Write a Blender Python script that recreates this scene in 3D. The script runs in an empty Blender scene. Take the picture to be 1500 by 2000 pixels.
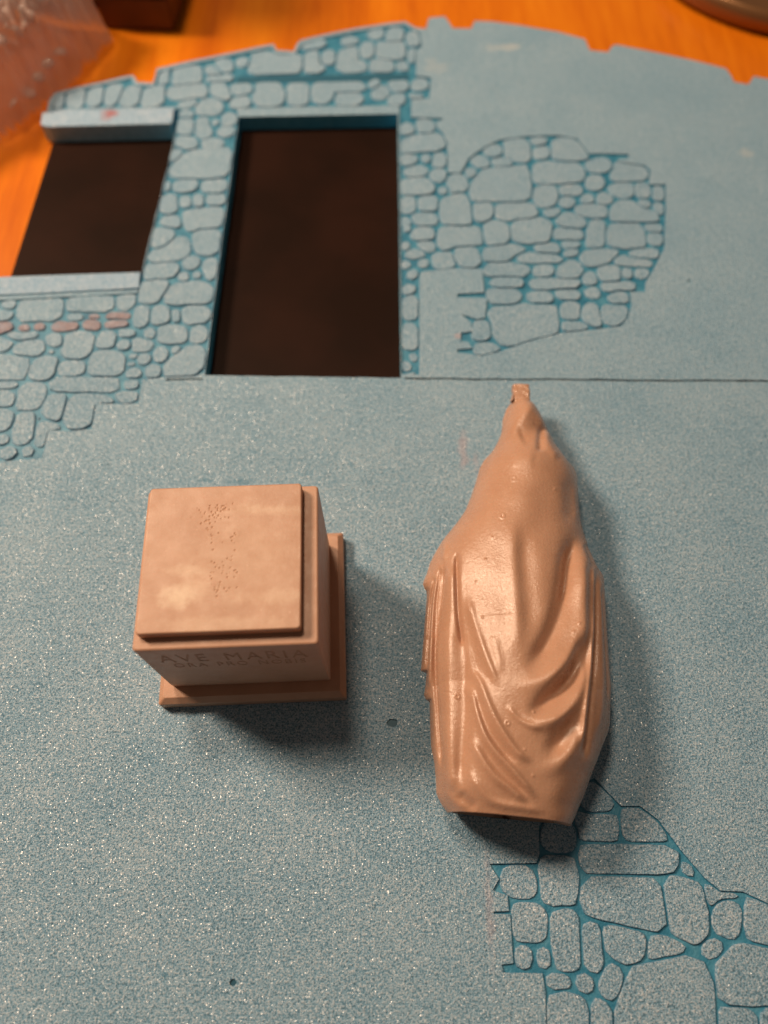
import bpy, bmesh, math, random
import numpy as np
from mathutils import Vector, Matrix, geometry
random.seed(7); rng = np.random.default_rng(11)
S = bpy.context.scene
C = S.collection
# ------------------------------------------------------------------ camera, world, lamps, exposure (1 unit = 1 cm)
FPX, ALPHA = 1470.0, math.radians(25.7)
CA, SA = math.cos(ALPHA), math.sin(ALPHA)
H = 20.0 * CA                                   # height of the lens above the foam board
cam = bpy.data.cameras.new('camera'); camo = bpy.data.objects.new('camera', cam); C.objects.link(camo)
cam.sensor_fit = 'VERTICAL'; cam.sensor_height = 36.0; cam.lens = 36.0 * FPX / 2000.0
camo.location = (0, 0, H); camo.rotation_euler = (ALPHA, 0, 0)
cam.clip_start = 0.5; cam.clip_end = 500
cam.dof.use_dof = True; cam.dof.focus_distance = 16.9; cam.dof.aperture_fstop = 0.078
S.camera = camo
W = bpy.data.worlds.new('World'); S.world = W; W.use_nodes = True
bg = W.node_tree.nodes['Background']; bg.inputs[0].default_value = (1.0, 0.78, 0.62, 1); bg.inputs[1].default_value = 0.07
TGT = Vector((0.5, 9.0, 0.0))
def lamp(name, d, dist, size, power, col=(1.0, 0.73, 0.51)):
    l = bpy.data.lights.new(name, 'AREA'); l.shape = 'DISK'; l.size = size; l.energy = power; l.color = col
    o = bpy.data.objects.new(name, l); C.objects.link(o)
    d = Vector(d).normalized(); o.location = TGT + d * dist
    o.rotation_euler = d.to_track_quat('Z', 'Y').to_euler()
    return o
lamp('pendant_lamp', (-0.63, 0.34, 0.68), 95, 21, 86000)
lamp('pendant_lamp', (-0.20, 0.33, 0.90), 95, 17, 37000)
S.view_settings.view_transform = 'Standard'; S.view_settings.look = 'None'
S.view_settings.exposure = 0.0; S.view_settings.gamma = 1.0
S.cycles.use_denoising = True
S.cycles.sample_clamp_indirect = 6.0
S.cycles.max_bounces = 8; S.cycles.caustics_reflective = False; S.cycles.caustics_refractive = False

# ------------------------------------------------------------------ pixel <-> world helpers (real plane at height z)
def G(u, v, z=0.0):
    dx = u - 750.0; dy = -(v - 1000.0)
    wy = CA * dy + SA * FPX; wz = SA * dy - CA * FPX
    s = (H - z) / -wz
    return (dx * s, wy * s)
def PX(x, y, z):
    dz = z - H
    yc = y * CA + dz * SA; zc = -y * SA + dz * CA
    return 750 + FPX * x / -zc, 1000 - FPX * yc / -zc
def pts(s, sc=1.0, ox=0.0, oy=0.0):
    return [(float(a) * sc + ox, float(b) * sc + oy) for a, b in (p.split(',') for p in s.split())]

# ------------------------------------------------------------------ materials
def mat(name):
    m = bpy.data.materials.new(name); m.use_nodes = True
    nt = m.node_tree; b = nt.nodes['Principled BSDF']
    return m, nt, b
def N(nt, t, **kw):
    n = nt.nodes.new(t)
    for k, v in kw.items():
        if k in n.inputs: n.inputs[k].default_value = v
        else: setattr(n, k, v)
    return n
def L(nt, a, b): nt.links.new(a, b)
def noise(nt, co, scale, detail=2.0, rough=0.5):
    n = N(nt, 'ShaderNodeTexNoise'); n.inputs['Scale'].default_value = scale
    n.inputs['Detail'].default_value = detail; n.inputs['Roughness'].default_value = rough
    L(nt, co, n.inputs['Vector']); return n.outputs['Fac']
def ramp(nt, fac, stops):
    r = N(nt, 'ShaderNodeValToRGB'); e = r.color_ramp.elements
    while len(e) < len(stops): e.new(0.5)
    for el, (p, c) in zip(e, stops):
        el.position = p; el.color = (*c, 1) if len(c) == 3 else c
    L(nt, fac, r.inputs['Fac']); return r.outputs['Color']
def gr(v): return (v, v, v)
def mixc(nt, fac, a, b, mode='MIX'):
    m = N(nt, 'ShaderNodeMix'); m.data_type = 'RGBA'; m.blend_type = mode
    for sock, val in ((m.inputs[0], fac), (m.inputs[6], a), (m.inputs[7], b)):
        if hasattr(val, 'is_linked'): L(nt, val, sock)
        elif isinstance(val, (int, float)): sock.default_value = val
        else: sock.default_value = (*val, 1)
    return m.outputs[2]
def mth(nt, op, a, b=None, c=None):
    m = N(nt, 'ShaderNodeMath', operation=op)
    for i, val in enumerate((a, b, c)):
        if val is None: continue
        if hasattr(val, 'is_linked'): L(nt, val, m.inputs[i])
        else: m.inputs[i].default_value = val
    return m.outputs[0]
def wpos(nt): return N(nt, 'ShaderNodeNewGeometry').outputs['Position']

def spot(nt, P, c, r, r2=None, warp=None):
    """soft irregular stain mask centred on c (cm), radii r (x,y)"""
    mp = N(nt, 'ShaderNodeMapping', vector_type='TEXTURE'); mp.inputs['Location'].default_value = (c[0], c[1], 0)
    mp.inputs['Scale'].default_value = (r, r2 or r, 50)
    L(nt, P, mp.inputs['Vector'])
    ln = N(nt, 'ShaderNodeVectorMath', operation='LENGTH'); L(nt, mp.outputs[0], ln.inputs[0])
    v = ln.outputs['Value']
    if warp is not None: v = mth(nt, 'ADD', v, mth(nt, 'MULTIPLY', mth(nt, 'SUBTRACT', warp, 0.5), 2.2))
    mr = N(nt, 'ShaderNodeMapRange'); mr.inputs['From Min'].default_value = 1.0; mr.inputs['From Max'].default_value = 0.3
    L(nt, v, mr.inputs['Value']); return mr.outputs[0]

def foam_material(name, light=(0.285, 0.480, 0.645), deep=(0.15, 0.34, 0.51), stains=True, tint=None, tintf=0.0, glint=1.0, smooth=False):
    m, nt, b = mat(name); P = wpos(nt)
    big = noise(nt, P, 0.45, 3); mid = noise(nt, P, 4.0, 3, 0.6); fine = noise(nt, P, 13, 3, 0.6); vf = noise(nt, P, 26, 3, 0.8)
    f = mth(nt, 'ADD', mth(nt, 'MULTIPLY', fine, 0.35), mth(nt, 'MULTIPLY', vf, 0.65))
    f = mth(nt, 'ADD', f, mth(nt, 'MULTIPLY', mth(nt, 'SUBTRACT', mid, 0.5), 0.09))
    f = mth(nt, 'ADD', f, mth(nt, 'MULTIPLY', mth(nt, 'SUBTRACT', big, 0.5), 0.10))
    warm = (light[0] * 1.95, light[1] * 1.4, light[2] * 1.2)
    # the wall panel beyond the score line keeps its smoother factory skin; nearer the surface is more abraded
    sy = N(nt, 'ShaderNodeSeparateXYZ'); L(nt, P, sy.inputs[0])
    mr = N(nt, 'ShaderNodeMapRange', interpolation_type='SMOOTHSTEP'); mr.inputs['From Min'].default_value = 5.0; mr.inputs['From Max'].default_value = 17.0
    mr.inputs['To Min'].default_value = 1.0; mr.inputs['To Max'].default_value = 0.62
    L(nt, mth(nt, 'ADD', sy.outputs[1], mth(nt, 'MULTIPLY', mth(nt, 'SUBTRACT', big, 0.5), 6.0)), mr.inputs['Value'])
    f = mth(nt, 'MULTIPLY_ADD', mth(nt, 'SUBTRACT', f, 0.51), mr.outputs[0], 0.512)
    col = ramp(nt, f, [(0.38, tuple(0.55 * x for x in deep)), (0.44, deep), (0.505, light), (0.60, warm)])
    # open cells of the cut foam: small dark pores
    vo = N(nt, 'ShaderNodeTexVoronoi', feature='F1'); vo.inputs['Scale'].default_value = 17; L(nt, P, vo.inputs['Vector'])
    sep = N(nt, 'ShaderNodeSeparateColor'); L(nt, vo.outputs['Color'], sep.inputs[0])
    rad = mth(nt, 'MULTIPLY', mth(nt, 'GREATER_THAN', sep.outputs[0], 0.55), mth(nt, 'MULTIPLY_ADD', sep.outputs[1], 0.22, 0.10))
    pore = mth(nt, 'LESS_THAN', vo.outputs['Distance'], rad)
    col = mixc(nt, mth(nt, 'MULTIPLY', pore, 0.0 if smooth else 0.55), col, tuple(0.55 * x for x in deep))
    if stains:
        w = noise(nt, P, 2.6, 4)
        for (u, v, r1, r2, k) in ((905, 872, .10, .5, .22), (930, 905, .08, .3, .15), (1195, 480, .06, .08, .5), (1265, 455, .08, .06, .35), (895, 655, .08, .08, .3), (955, 1780, .08, .9, .16)):
            c = G(u, v)
            col = mixc(nt, mth(nt, 'MULTIPLY', spot(nt, P, c, r1 * 1.6, r2 * 1.6, w), k), col, (0.80, 0.42, 0.38))
        for (u, v, r1, r2, k) in ((985, 92, 1.0, .25, .45), (850, 130, .7, .5, .2), (1460, 300, .3, .3, .3)):
            c = G(u, v)
            col = mixc(nt, mth(nt, 'MULTIPLY', spot(nt, P, c, r1, r2, w), k), col, (0.72, 0.74, 0.72))
        for (u, v, r1, r2, k) in ((590, 1690, .12, .05, .6), (1240, 1560, .3, .2, .2), (225, 1740, .16, .05, .7), (110, 1515, .12, .06, .5), (320, 1905, .10, .08, .6), (470, 940, .5, .12, .5), (400, 938, .3, .06, .5)):
            c = G(u, v)
            col = mixc(nt, mth(nt, 'MULTIPLY', spot(nt, P, c, r1, r2, w), k), col, (0.05, 0.22, 0.36))
    if tint: col = mixc(nt, mth(nt, 'MULTIPLY', ramp(nt, noise(nt, P, 5, 3), [(0.35, gr(.35)), (0.6, gr(1))]), tintf), col, tint)
    L(nt, col, b.inputs['Base Color'])
    b.inputs['Roughness'].default_value = 0.62; b.inputs['Specular IOR Level'].default_value = 0.35
    # relief
    h = mth(nt, 'ADD', mth(nt, 'MULTIPLY', fine, 0.6), mth(nt, 'MULTIPLY', vf, 0.5))
    h = mth(nt, 'SUBTRACT', h, mth(nt, 'MULTIPLY', pore, 0.35))
    bp = N(nt, 'ShaderNodeBump'); bp.inputs['Strength'].default_value = 0.35 if smooth else 1.0; bp.inputs['Distance'].default_value = 0.055
    L(nt, h, bp.inputs['Height']); L(nt, bp.outputs[0], b.inputs['Normal'])
    # glints: tiny shiny cell walls, each facing its own way
    v2 = N(nt, 'ShaderNodeTexVoronoi'); v2.inputs['Scale'].default_value = 34; L(nt, P, v2.inputs['Vector'])
    v3 = N(nt, 'ShaderNodeVectorMath', operation='SUBTRACT'); L(nt, v2.outputs['Color'], v3.inputs[0]); v3.inputs[1].default_value = (0.5, 0.5, 0.5)
    v4 = N(nt, 'ShaderNodeVectorMath', operation='SCALE'); L(nt, v3.outputs[0], v4.inputs[0]); v4.inputs['Scale'].default_value = 1.05
    geo = N(nt, 'ShaderNodeNewGeometry')
    v5 = N(nt, 'ShaderNodeVectorMath', operation='ADD'); L(nt, v4.outputs[0], v5.inputs[0]); L(nt, geo.outputs['Normal'], v5.inputs[1])
    v6 = N(nt, 'ShaderNodeVectorMath', operation='NORMALIZE'); L(nt, v5.outputs[0], v6.inputs[0])
    gl = N(nt, 'ShaderNodeBsdfGlossy'); gl.inputs['Roughness'].default_value = 0.30; gl.inputs['Color'].default_value = (1, 1, 1, 1)
    L(nt, v6.outputs[0], gl.inputs['Normal'])
    sp2 = N(nt, 'ShaderNodeSeparateColor'); L(nt, v2.outputs['Color'], sp2.inputs[0])
    core = mth(nt, 'LESS_THAN', v2.outputs['Distance'], 0.40)
    msk = mth(nt, 'MULTIPLY', mth(nt, 'MULTIPLY', core, mth(nt, 'GREATER_THAN', sp2.outputs[2], 0.25)), 0.10 * glint)
    mx = N(nt, 'ShaderNodeMixShader'); L(nt, msk, mx.inputs[0]); L(nt, b.outputs[0], mx.inputs[1]); L(nt, gl.outputs[0], mx.inputs[2])
    L(nt, mx.outputs[0], nt.nodes['Material Output'].inputs['Surface'])
    return m
M_FOAM = foam_material('blue_foam')
M_STONE = foam_material('blue_foam_stone', light=(0.28, 0.470, 0.635), deep=(0.16, 0.35, 0.52), stains=False, glint=.7)
M_PLAIN = foam_material('pale_foam_strip', light=(0.36, 0.56, 0.76), deep=(0.24, 0.46, 0.69), stains=False, glint=.5)
M_RED = foam_material('foam_rubbed_red', light=(0.34, 0.42, 0.55), deep=(0.22, 0.28, 0.40), stains=False, tint=(0.32, 0.18, 0.16), tintf=0.5, glint=.4)

m, nt, b = mat('pressed_foam_joint'); P = wpos(nt)
col = ramp(nt, noise(nt, P, 3.5, 4, .6), [(0.3, (0.014, 0.15, 0.27)), (0.5, (0.035, 0.22, 0.36)), (0.72, (0.09, 0.31, 0.45))])
L(nt, col, b.inputs['Base Color']); b.inputs['Roughness'].default_value = 0.5
bp = N(nt, 'ShaderNodeBump'); bp.inputs['Strength'].default_value = 0.5; bp.inputs['Distance'].default_value = 0.03; L(nt, noise(nt, P, 20, 3), bp.inputs['Height']); L(nt, bp.outputs[0], b.inputs['Normal'])
M_JOINT = m
m, nt, b = mat('foam_cut_side'); P = wpos(nt)
mp = N(nt, 'ShaderNodeMapping'); mp.inputs['Scale'].default_value = (1, 1, .35); L(nt, P, mp.inputs[0])
L(nt, ramp(nt, noise(nt, mp.outputs[0], 7, 3), [(0.3, (0.07, 0.38, 0.58)), (0.7, (0.12, 0.46, 0.66))]), b.inputs['Base Color']); b.inputs['Roughness'].default_value = 0.6
M_SIDE = m
m, nt, b = mat('scored_pencil'); P = wpos(nt)
L(nt, ramp(nt, noise(nt, P, 2.2, 4, .7), [(0.42, (0.02, 0.02, 0.022)), (0.55, (0.05, 0.05, 0.055)), (0.66, (0.16, 0.22, 0.26))]), b.inputs['Base Color']); b.inputs['Roughness'].default_value = 0.6
M_SCORE = m

def resin(name, stain=False, rough=0.36):
    m, nt, b = mat(name); P = wpos(nt)
    n1 = noise(nt, P, 1.1, 4, .6)
    col = ramp(nt, n1, [(0.3, (0.485, 0.275, 0.18)), (0.7, (0.55, 0.325, 0.22))])
    if stain:
        w = noise(nt, P, 1.5, 5, .7)
        for (u, v, r1, r2, k) in ((342, 1170, .30, .24, .6), (375, 1155, .6, .2, .25), (350, 1115, .45, .12, .25), (540, 1165, .9, .16, .22), (530, 997, 1.0, .13, .25), (440, 1220, 1.5, .16, .2)):
            c = G(u, v, 3.9)
            col = mixc(nt, mth(nt, 'MULTIPLY', spot(nt, P, c, r1 * 1.3, r2 * 1.3, w), k), col, (0.78, 0.62, 0.46))
        c = G(480, 1100, 3.9)
        col = mixc(nt, mth(nt, 'MULTIPLY', spot(nt, P, c, 1.6, 1.3, w), .15), col, (0.60, 0.42, 0.27))
    fine = noise(nt, P, 9, 5, .7)
    fleck = ramp(nt, noise(nt, P, 14, 2, .5), [(0.70, gr(0)), (0.76, gr(1))])
    col = mixc(nt, mth(nt, 'MULTIPLY', fleck, .25), col, (0.9, 0.66, 0.48))
    L(nt, col, b.inputs['Base Color'])
    L(nt, ramp(nt, noise(nt, P, 3.0, 5, .7), [(0.35, gr(rough - .05)), (0.65, gr(rough + .09))]), b.inputs['Roughness'])
    b.inputs['Specular IOR Level'].default_value = .85
    b.inputs['Subsurface Weight'].default_value = 0.10; b.inputs['Subsurface Radius'].default_value = (0.12, 0.05, 0.03); b.inputs['Subsurface Scale'].default_value = 1.0
    bp = N(nt, 'ShaderNodeBump'); bp.inputs['Strength'].default_value = 0.36; bp.inputs['Distance'].default_value = 0.02
    sx = N(nt, 'ShaderNodeMapping'); sx.inputs['Scale'].default_value = (3.0, .6, 1); L(nt, P, sx.inputs[0])
    h = mth(nt, 'ADD', noise(nt, P, 22, 4, .7), mth(nt, 'MULTIPLY', noise(nt, sx.outputs[0], 4, 4, .7), .8))
    h = mth(nt, 'ADD', h, mth(nt, 'MULTIPLY', noise(nt, P, 8, 5, .75), 1.6))
    L(nt, h, bp.inputs['Height']); L(nt, bp.outputs[0], b.inputs['Normal'])
    return m
M_RESIN = resin('tan_resin', rough=.24); M_RESIN_S = resin('tan_resin_stained', True, .42); M_RESIN_P = resin('tan_resin_satin', rough=.46)
for mm_x in (M_RESIN_S, M_RESIN_P):
    for nn_x in mm_x.node_tree.nodes:
        if nn_x.bl_idname == 'ShaderNodeBump': nn_x.inputs['Strength'].default_value = .14
        if nn_x.bl_idname == 'ShaderNodeBsdfPrincipled': nn_x.inputs['Specular IOR Level'].default_value = .55
m, nt, b = mat('engraved_resin'); b.inputs['Base Color'].default_value = (0.44, 0.26, 0.17, 1); b.inputs['Roughness'].default_value = .8; M_ENG = m

m, nt, b = mat('orange_wood'); P = wpos(nt)
mp = N(nt, 'ShaderNodeMapping'); mp.inputs['Scale'].default_value = (1.0, 0.10, 1); mp.inputs['Rotation'].default_value = (0, 0, .05); L(nt, P, mp.inputs[0])
g = mth(nt, 'ADD', mth(nt, 'MULTIPLY', noise(nt, mp.outputs[0], .55, 3), .6), mth(nt, 'MULTIPLY', noise(nt, mp.outputs[0], 3.2, 4, .65), .4))
L(nt, ramp(nt, g, [(0.35, (0.55, 0.120, 0.004)), (0.5, (0.70, 0.180, 0.005)), (0.68, (0.80, 0.245, 0.008))]), b.inputs['Base Color'])
b.inputs['Roughness'].default_value = 0.33; b.inputs['Specular IOR Level'].default_value = 0.3
M_WOOD = m
m, nt, b = mat('dark_mat_sheet'); P = wpos(nt)
L(nt, ramp(nt, noise(nt, P, .35, 3), [(0.35, (0.015, 0.007, 0.0045)), (0.65, (0.023, 0.0095, 0.006))]), b.inputs['Base Color']); b.inputs['Roughness'].default_value = .45
b.inputs['Specular IOR Level'].default_value = .06
M_DARK = m
m, nt, b = mat('black_edge'); b.inputs['Base Color'].default_value = (0.01, 0.008, 0.006, 1); M_BLACK = m
m, nt, b = mat('brown_glazed_dish'); b.inputs['Base Color'].default_value = (0.26, 0.13, 0.055, 1); b.inputs['Metallic'].default_value = .55; b.inputs['Roughness'].default_value = .28; M_DISH = m
m, nt, b = mat('walnut_shadow_brown'); P = wpos(nt)
L(nt, ramp(nt, noise(nt, P, .8, 3), [(0.3, (0.10, 0.030, 0.008)), (0.7, (0.16, 0.050, 0.012))]), b.inputs['Base Color']); b.inputs['Roughness'].default_value = .5; M_WAL = m  # brown of the tall box; on the low one it paints a table shadow
m, nt, b = mat('bubble_film'); P = wpos(nt)
b.inputs['Base Color'].default_value = (0.80, 0.72, 0.68, 1); b.inputs['Roughness'].default_value = .07; b.inputs['Specular IOR Level'].default_value = .9; b.inputs['IOR'].default_value = 1.35
tl = N(nt, 'ShaderNodeBsdfTranslucent'); tl.inputs[0].default_value = (0.50, 0.39, 0.34, 1)
tr = N(nt, 'ShaderNodeBsdfTransparent'); tr.inputs[0].default_value = (0.97, 0.92, 0.9, 1)
mx = N(nt, 'ShaderNodeMixShader'); mx.inputs[0].default_value = .55; L(nt, b.outputs[0], mx.inputs[1]); L(nt, tl.outputs[0], mx.inputs[2])
m2 = N(nt, 'ShaderNodeMixShader'); m2.inputs[0].default_value = .34; L(nt, mx.outputs[0], m2.inputs[1]); L(nt, tr.outputs[0], m2.inputs[2])
L(nt, m2.outputs[0], nt.nodes['Material Output'].inputs['Surface'])
M_FILM = m

# ------------------------------------------------------------------ object helpers
def link(name, me, mats, parent=None, loc=None):
    o = bpy.data.objects.new(name, me); C.objects.link(o)
    for mm in (mats if isinstance(mats, (list, tuple)) else [mats]): me.materials.append(mm)
    if loc is not None: o.location = loc
    if parent is not None: o.parent = parent
    return o
def mesh(name, vs, fs, mi=None, smooth=False):
    me = bpy.data.meshes.new(name); me.from_pydata([tuple(v) for v in vs], [], fs)
    if mi: me.polygons.foreach_set('material_index', mi)
    if smooth: me.polygons.foreach_set('use_smooth', [True] * len(fs))
    me.update(); return me
def empty(name, loc, label, cat, rz=0):
    o = bpy.data.objects.new(name, None); C.objects.link(o); o.location = loc; o.rotation_euler = (0, 0, rz)
    o['label'] = label; o['category'] = cat; o.empty_display_size = .3
    return o
def area2(p): return sum(p[i][0] * p[(i + 1) % len(p)][1] - p[(i + 1) % len(p)][0] * p[i][1] for i in range(len(p)))
def ccw(p): return p if area2(p) > 0 else p[::-1]
def pip(x, y, p):
    c = False; j = len(p) - 1
    for i in range(len(p)):
        xi, yi = p[i]; xj, yj = p[j]
        if (yi > y) != (yj > y) and x < (xj - xi) * (y - yi) / (yj - yi) + xi: c = not c
        j = i
    return c
def wplane(p, z=0.0): return [G(u, v, z) for u, v in p]
def chaikin(p, k=.25):
    o = []
    for i in range(len(p)):
        a, b_ = p[i], p[(i + 1) % len(p)]
        o.append((a[0] + (b_[0] - a[0]) * k, a[1] + (b_[1] - a[1]) * k)); o.append((a[0] + (b_[0] - a[0]) * (1 - k), a[1] + (b_[1] - a[1]) * (1 - k)))
    return o
def densify(p, step, amp):
    o = []
    for i in range(len(p)):
        a, b_ = p[i], p[(i + 1) % len(p)]; n = max(1, int(math.dist(a, b_) / step))
        for k in range(n):
            t = k / n; j = amp if k else 0
            o.append((a[0] + (b_[0] - a[0]) * t + random.uniform(-j, j), a[1] + (b_[1] - a[1]) * t + random.uniform(-j, j)))
    return o

# ------------------------------------------------------------------ table and dark sheet
TH = 0.54
me = mesh('table_top', [(-70, -30, -.64), (70, -30, -.64), (70, 80, -.64), (-70, 80, -.64)], [(0, 1, 2, 3)])
o = link('table_surface', me, M_WOOD); o['kind'] = 'structure'
z = -TH - .004
e1, e2 = G(22, 537, z), G(100, 290, z)
def ext(a, b_, y): t = (y - a[1]) / (b_[1] - a[1]); return (a[0] + (b_[0] - a[0]) * t, y)
sheet = [ext(e1, e2, 13.4), (9, 13.4), (9, 26.2), ext(e1, e2, 26.2)]
vs = [(x, y, z) for x, y in sheet] + [(x, y, -.636) for x, y in sheet]
o = link('dark_backing_sheet', mesh('sheet', vs, [(0, 1, 2, 3), (7, 6, 5, 4), (0, 4, 5, 1), (1, 5, 6, 2), (2, 6, 7, 3), (3, 7, 4, 0)], [0, 0, 1, 1, 1, 1]), [M_DARK, M_BLACK])
o['label'] = 'smooth dark brown sheet lying under the foam wall, seen through its door and window openings'; o['category'] = 'sheet'

# ------------------------------------------------------------------ foam board
outline = pts('-160,586 272,566 278,528 337,286 349,213 200,214 91,217 96,196 108,181 150,170 200,160 240,150 259,147 264,152 267,160 298,162 303,150 306,134 340,126 380,117 440,105 500,92 534,86 540,98 574,100 580,86 586,79 640,66 700,54 760,45 792,42 800,47 812,54 832,56 838,35 868,32 876,42 884,55 920,56 927,41 960,42 1020,50 1090,62 1142,76 1152,98 1188,102 1194,92 1202,87 1260,98 1350,117 1418,134 1428,148 1434,160 1462,165 1472,149 1520,158 1700,205 2000,290 2100,700 2100,1500 2000,2600 -500,2600 -520,1200 -260,900')
door = pts('466,228 777,222 779,330 781,480 783,738 400,733 432,480')
r_main = pts('-158,592 0,586 268,572 279,528 338.2,287 349,209 200,210 100,213 112,186 160,174 240,156 256,152 262,166 301,168 309,140 380,123 440,111 500,98 530,92 538,104 576,106 590,85 640,72 700,60 760,51 790,48 806,58 820,64 824,90 812,100 812,148 842,152 838,192 803,195 803,229 868,231 850,240 856,252 866,262 873,280 875,325 873,337 899,338 906,327 '
             '913,312 927,300 950,285 975,273 1027,266 1090,264 1127,270 1150,300 1183,300 1227,301 1227,309 1207,311 1207,315 1260,323 1270,333 1267,360 1300,360 1300,413 1297,467 1298,483 1280,520 1260,553 1260,570 1230,570 1233,597 1227,620 1213,637 1173,642 1100,650 1057,660 1013,673 977,687 940,695 893,688 893,682 923,680 913,667 900,667 900,650 923,647 920,630 900,613 930,623 947,620 952,582 893,581 893,574 946,571 942,525 889,524 '
             '822,531 819,545 819,732 784.5,730 782.5,500 779.5,240 780,214 780,206 560,209 462,212 465,228 431,480 399,728 380,735 318,737 278,742 270,788 235,789 188,788 179,838 134,842 95,840 82,895 0,902 -160,905')
r_br = pts('607,52 745,195 842,195 935,265 1055,425 1175,565 1255,630 1370,635 1500,695 1700,785 2000,920 2000,1700 330,1700 360,1385 355,1150 340,1055 140,1052 130,1010 190,1003 183,900 175,752 90,750 88,738 168,735 160,655 85,628 118,570 78,512 70,492 310,488 325,440 322,300 480,100', .38, 930, 1500)
_su = [791 + k * 14 for k in range(73)]
_sc = lambda u: 739.3 + (u - 791) * .0072 + .5 * math.sin(u * .021) + .4 * math.sin(u * .063)
score1 = [(u, _sc(u) - random.uniform(1.1, 1.9)) for u in _su] + [(u, _sc(u) + random.uniform(1.1, 2.1)) for u in _su[::-1]]
score2 = pts('324,740 396,738.5 396,741 324,743')
def circ(u, v, ru, rv, n=14): return [(u + ru * math.cos(2 * math.pi * i / n) * random.uniform(.9, 1.08), v + rv * math.sin(2 * math.pi * i / n) * random.uniform(.9, 1.08)) for i in range(n)]
holes_small = [circ(766, 1412, 11, 8), circ(455, 1919, 7, 7), circ(215, 1611, 1.8, 1.6), circ(1345, 548, 2.6, 1.8)]

OUT = ccw(densify(wplane(outline), .45, .015))
regions = [(r_main, -.055, 1), (r_br, -.055, 1), (score1, -.05, 3), (score2, -.05, 3)] + [(h, -.035, 4) for i, h in enumerate(holes_small)]
loops = [(OUT, 'out', 0, 2)]
loops.append((ccw(densify(wplane(door), .35, .010)), 'hole', 0, 2))
slot = pts('462,147 620,144 799,141 799,155 620,158 462,160')
loops.append((ccw(wplane(slot)), 'mark', -.055, 5))
for p, d, mi in regions: loops.append((ccw(wplane(p)), 'reg', d, mi))
V2 = []; E2 = []
for p, *_ in loops:
    s0 = len(V2); V2 += [Vector(q) for q in p]; E2 += [(s0 + i, s0 + (i + 1) % len(p)) for i in range(len(p))]
rv, re_, rf, *_ = geometry.delaunay_2d_cdt(V2, E2, [], 0, 1e-5)
vs = []; fs = []; mi_ = []; idx = {}
def vid(x, y, zz):
    k = (round(x, 5), round(y, 5), zz)
    if k not in idx: idx[k] = len(vs); vs.append((x, y, zz))
    return idx[k]
for f in rf:
    a = [rv[i] for i in f]; cx = sum(p.x for p in a) / 3; cy = sum(p.y for p in a) / 3
    if not pip(cx, cy, loops[0][0]) or pip(cx, cy, loops[1][0]): continue
    zz, mi = 0.0, 0
    for p, k, d, mm in loops[2:]:
        if pip(cx, cy, p): zz, mi = d, mm; break
    q = [(p.x, p.y) for p in a]
    if area2(q) < 0: q = q[::-1]
    fs.append([vid(x, y, zz) for x, y in q]); mi_.append(mi)
for p, k, d, mm in loops:
    if k == 'mark': continue
    zb = d if k == 'reg' else -TH
    for i in range(len(p)):
        a, b_ = p[i], p[(i + 1) % len(p)]
        q = [vid(*a, 0.0), vid(*b_, 0.0), vid(*b_, zb), vid(*a, zb)]
        if k == 'out': q = q[::-1]
        fs.append(q); mi_.append(2 if k != 'reg' else mm)
# underside
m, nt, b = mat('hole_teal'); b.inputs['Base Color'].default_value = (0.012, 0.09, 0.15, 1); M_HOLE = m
m, nt, b = mat('slot_shade_teal'); b.inputs['Base Color'].default_value = (0.02, 0.12, 0.20, 1); M_SLOT = m  # darker floor paints the shade of a deep groove; depth matches the joints
board = empty('foam_board', (*G(750, 1000), 0), 'large light blue foam sheet carved with stones, with notched arched edge and door opening', 'foam board')
B0 = board.location
def child(name, me, mats, parent=board):
    me.transform(Matrix.Translation(-B0)) if parent is board else None
    return link(name, me, mats, parent)
child('wall_panel', mesh('wall_panel', vs, fs, mi_), [M_FOAM, M_JOINT, M_SIDE, M_SCORE, M_HOLE, M_SLOT])

# sill and lintel strips glued into the window gap
def slab(name, top, zt, zb, mats, bev=.03):
    p = ccw(wplane(top, zt)); n = len(p)
    bm = bmesh.new(); a = [bm.verts.new((x, y, zt)) for x, y in p]; c = [bm.verts.new((x, y, zb)) for x, y in p]
    bm.faces.new(a); bm.faces.new(c[::-1])
    for i in range(n): bm.faces.new((a[i], c[i], c[(i + 1) % n], a[(i + 1) % n])).material_index = 1
    bmesh.ops.bevel(bm, geom=[e for e in bm.edges if all(abs(v.co.z - zt) < 1e-6 for v in e.verts)], offset=bev, segments=2, affect='EDGES', profile=.6)
    me = bpy.data.meshes.new(name); bm.to_mesh(me); bm.free(); return child(name, me, mats)
m, nt, b = mat('pale_foam_side'); P = wpos(nt)
L(nt, ramp(nt, noise(nt, P, 4, 3), [(0.3, (0.30, 0.50, 0.62)), (0.7, (0.40, 0.60, 0.72))]), b.inputs['Base Color']); b.inputs['Roughness'].default_value = .7
M_PSIDE = m
ml = foam_material('pale_lintel_foam', light=(0.36, 0.56, 0.76), deep=(0.24, 0.46, 0.69), stains=False, glint=.5)
nt = ml.node_tree; b = nt.nodes['Principled BSDF']; P = wpos(nt); src = b.inputs['Base Color'].links[0].from_socket
c = G(213, 224, .1)
L(nt, mixc(nt, mth(nt, 'MULTIPLY', spot(nt, P, c, .34, .30, noise(nt, P, 3, 4)), .8), src, (0.45, 0.10, 0.09)), b.inputs['Base Color'])
lin = slab('lintel', pts('82,219 120,216 340,211 337,236 332,241 95,247 79,243'), .10, -TH, [ml, M_PSIDE], .05)
lin['label'] = 'raised pale lintel strip with a small red smudge'
sil = slab('sill', pts('-160,543 0,541 140,536 274,531 271,562 100,571 -160,583'), .035, -TH, [M_PLAIN, M_PSIDE], .03)
sil['label'] = 'smooth pale window sill strip'

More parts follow.
